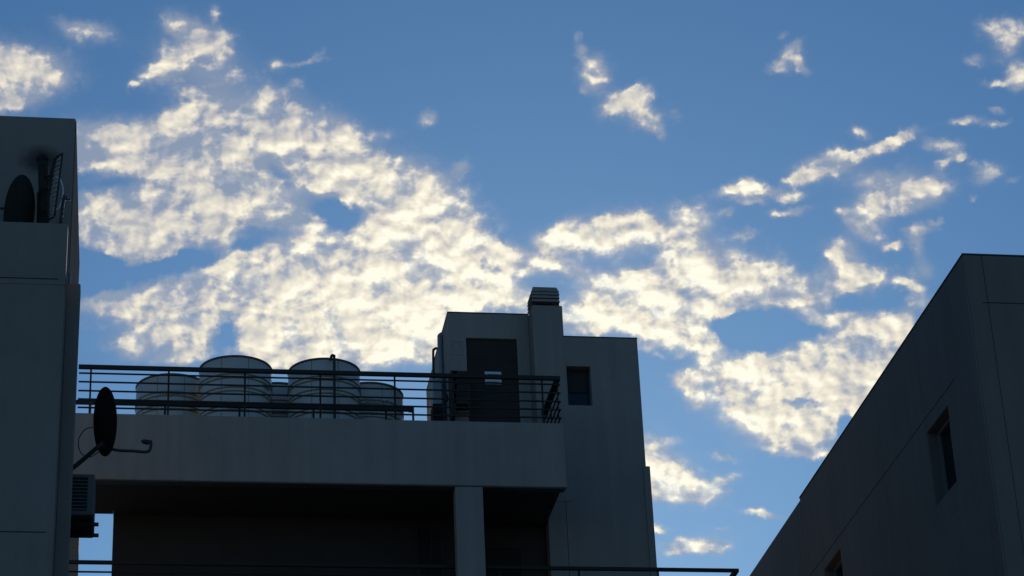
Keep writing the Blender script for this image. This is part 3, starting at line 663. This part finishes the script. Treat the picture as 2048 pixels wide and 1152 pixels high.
b = MB(); b.tube(smooth_path([(-1.200, 28.500, 17.532), (-1.147, 28.500, 17.496), (-1.109, 28.500, 17.363), (-1.116, 28.500, 17.213), (-1.155, 28.500, 17.077), (-1.224, 28.500, 17.037)], 6), 0.010, 8)
b.build('feed_loop', 'galv', t)
b = MB(); b.tube([(-1.086, 28.500, 17.266), (-1.088, 28.500, 17.169)], 0.022, 10); b.tube([(-1.122, 28.500, 17.212), (-1.006, 28.500, 17.209)], 0.014, 8); b.tube([(-1.104, 28.500, 17.243), (-1.033, 28.500, 17.238)], 0.010, 8)
b.build('feed', 'arm', t)
b = MB(); b.tube([(-1.094, 28.450, 17.171), (-1.112, 28.300, 16.748)], 0.022, 10); b.build('feed_mast', 'arm', t)
q = (-1.105, 28.120, 16.645); b = MB(); b.box(q[0]-0.075, q[0]+0.075, 28.05, 28.2, 16.586, 16.61); b.build('foot', 'arm', t)
b = MB(); b.tube([(A1.x-0.1, 28.6, 15.7), (A1.x-0.1, 28.6, 17.2)], 0.025, 10); b.build('mast', 'arm', t)

# lower dish on the side wall
t = thing('satellite_dish', 'dark satellite dish seen nearly edge on, arm reaching right, below the roof railing', 'satellite dish', (-0.84, 30.2, 14.05), 'satellite dishes')
c0 = (-0.470, 30.000, 14.707)
dish(t, c0, (0.93, 0.34, 0.14), 0.40, 0.455, 0.075).build('reflector', 'dish', t)
b = MB(); b.tube(smooth_path([(-0.529, 29.950, 14.348), (-0.321, 30.050, 14.323), (-0.106, 30.100, 14.335), (0.058, 30.100, 14.324), (0.116, 30.100, 14.347), (0.134, 30.100, 14.412), (0.133, 30.100, 14.455)], 5), 0.020, 10); arm = b.build('feed_arm', 'arm', t)
b = MB(); b.tube([(0.146, 30.100, 14.469), (0.034, 30.100, 14.481)], 0.024, 10); b.tube([(0.080, 30.100, 14.475), (0.081, 30.100, 14.439)], 0.03, 10); b.tube([(0.047, 30.100, 14.482), (0.021, 30.100, 14.459)], 0.03, 10); b.build('receiver', 'arm', arm)
b = MB(); b.tube([(-0.491, 29.900, 14.363), (-0.593, 30.000, 14.303), (-0.845, 30.100, 14.099), (-1.0, 30.12, (-0.845, 30.100, 14.099)[2]-0.12)], 0.030, 10); b.build('mount_arm', 'arm', t)
b = MB(); b.tube(smooth_path([(-0.627, 29.850, 14.552), (-0.717, 29.850, 14.529), (-0.796, 29.850, 14.413), (-0.804, 29.850, 14.285), (-0.756, 29.900, 14.194), (-0.652, 29.900, 14.154), (-0.526, 29.900, 14.241)], 6), 0.007, 6); b.build('cable', 'arm', t)

# air conditioner on brackets
t = thing('air_conditioner', 'grey air conditioner with slatted grille on side wall brackets, under the lower satellite dish', 'air conditioner', (-0.78, 30.6, 13.3), 'air conditioners')
b = MB(); b.box(-0.98, -0.58, 30.2, 31.05, 13.465, 14.04); body = b.build('casing', 'ac', t, bevel=0.02)
b = MB(); b.box(-0.96, -0.672, 30.19, 30.199, 13.52, 13.995); b.build('grille_back', 'ac_dark', body)
b = MB()
for k in range(10): z_ = 13.53 + k*0.05; b.box(-0.958, -0.674, 30.178, 30.189, z_, z_+0.012)
b.build('grille_slat', 'ac', body)
for y_ in (30.42, 30.82):
    b = MB(); b.box(-1.0, -0.517, y_, y_+0.045, 13.405, 13.445); b.build('bracket', 'rail', t)
b = MB(); b.box(-0.95, -0.60, 30.25, 31.0, 13.446, 13.464); b.build('tray', 'ac_dark', t)

# ---------------------------------------------------------------- right building
rb = thing('plain_building', 'dark windowed building on the right, its roof edge slanting down across the sky', 'building', (16, 42, 0))
wins = [(33.52, 34.62, 15.57, 16.828), (39.88, 40.98, 15.57, 16.85)]
X0 = 12.472
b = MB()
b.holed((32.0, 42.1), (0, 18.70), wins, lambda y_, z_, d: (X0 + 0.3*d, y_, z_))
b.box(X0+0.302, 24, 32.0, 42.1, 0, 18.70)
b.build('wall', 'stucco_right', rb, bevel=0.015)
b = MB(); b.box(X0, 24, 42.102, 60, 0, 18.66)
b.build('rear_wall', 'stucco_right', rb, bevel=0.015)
b = MB(); b.box(X0-0.03, X0-0.001, 32.0, 32.55, 0, 18.0)
b.build('corner_pilaster', 'stucco_right', rb, bevel=0.006)
b = MB(); b.box(X0-0.004, X0+0.01, 33.05, 41.9, 17.065, 17.078); b.build('joint', 'joint', rb)
b = MB(); b.box(12.68, 24, 31.996, 32.01, 17.872, 17.885); b.build('joint', 'joint', rb)
b = MB(); b.box(X0-0.01, 24, 31.99, 42.1, 18.702, 18.72)
b.build('coping', 'coping', rb)
for (y0, y1, z0, z1) in wins:
    f_ = MB(); f_.holed((y0+0.012, y1-0.012), (z0+0.003, z1-0.003), [(y0+0.07, y1-0.07, z0+0.06, z1-0.06)], lambda y_, z_, d: (X0 + 0.17 + 0.05*d, y_, z_))
    f_ = f_.build('window', 'frame', rb)
    b = MB(); b.box(X0+0.21, X0+0.22, y0+0.07, y1-0.07, z0+0.06, z1-0.06); b.build('pane', 'glass', f_)
    b = MB(); b.box(X0+0.205, X0+0.235, (y0+y1)/2-0.02, (y0+y1)/2+0.02, z0+0.06, z1-0.06); b.build('mullion', 'frame', f_)
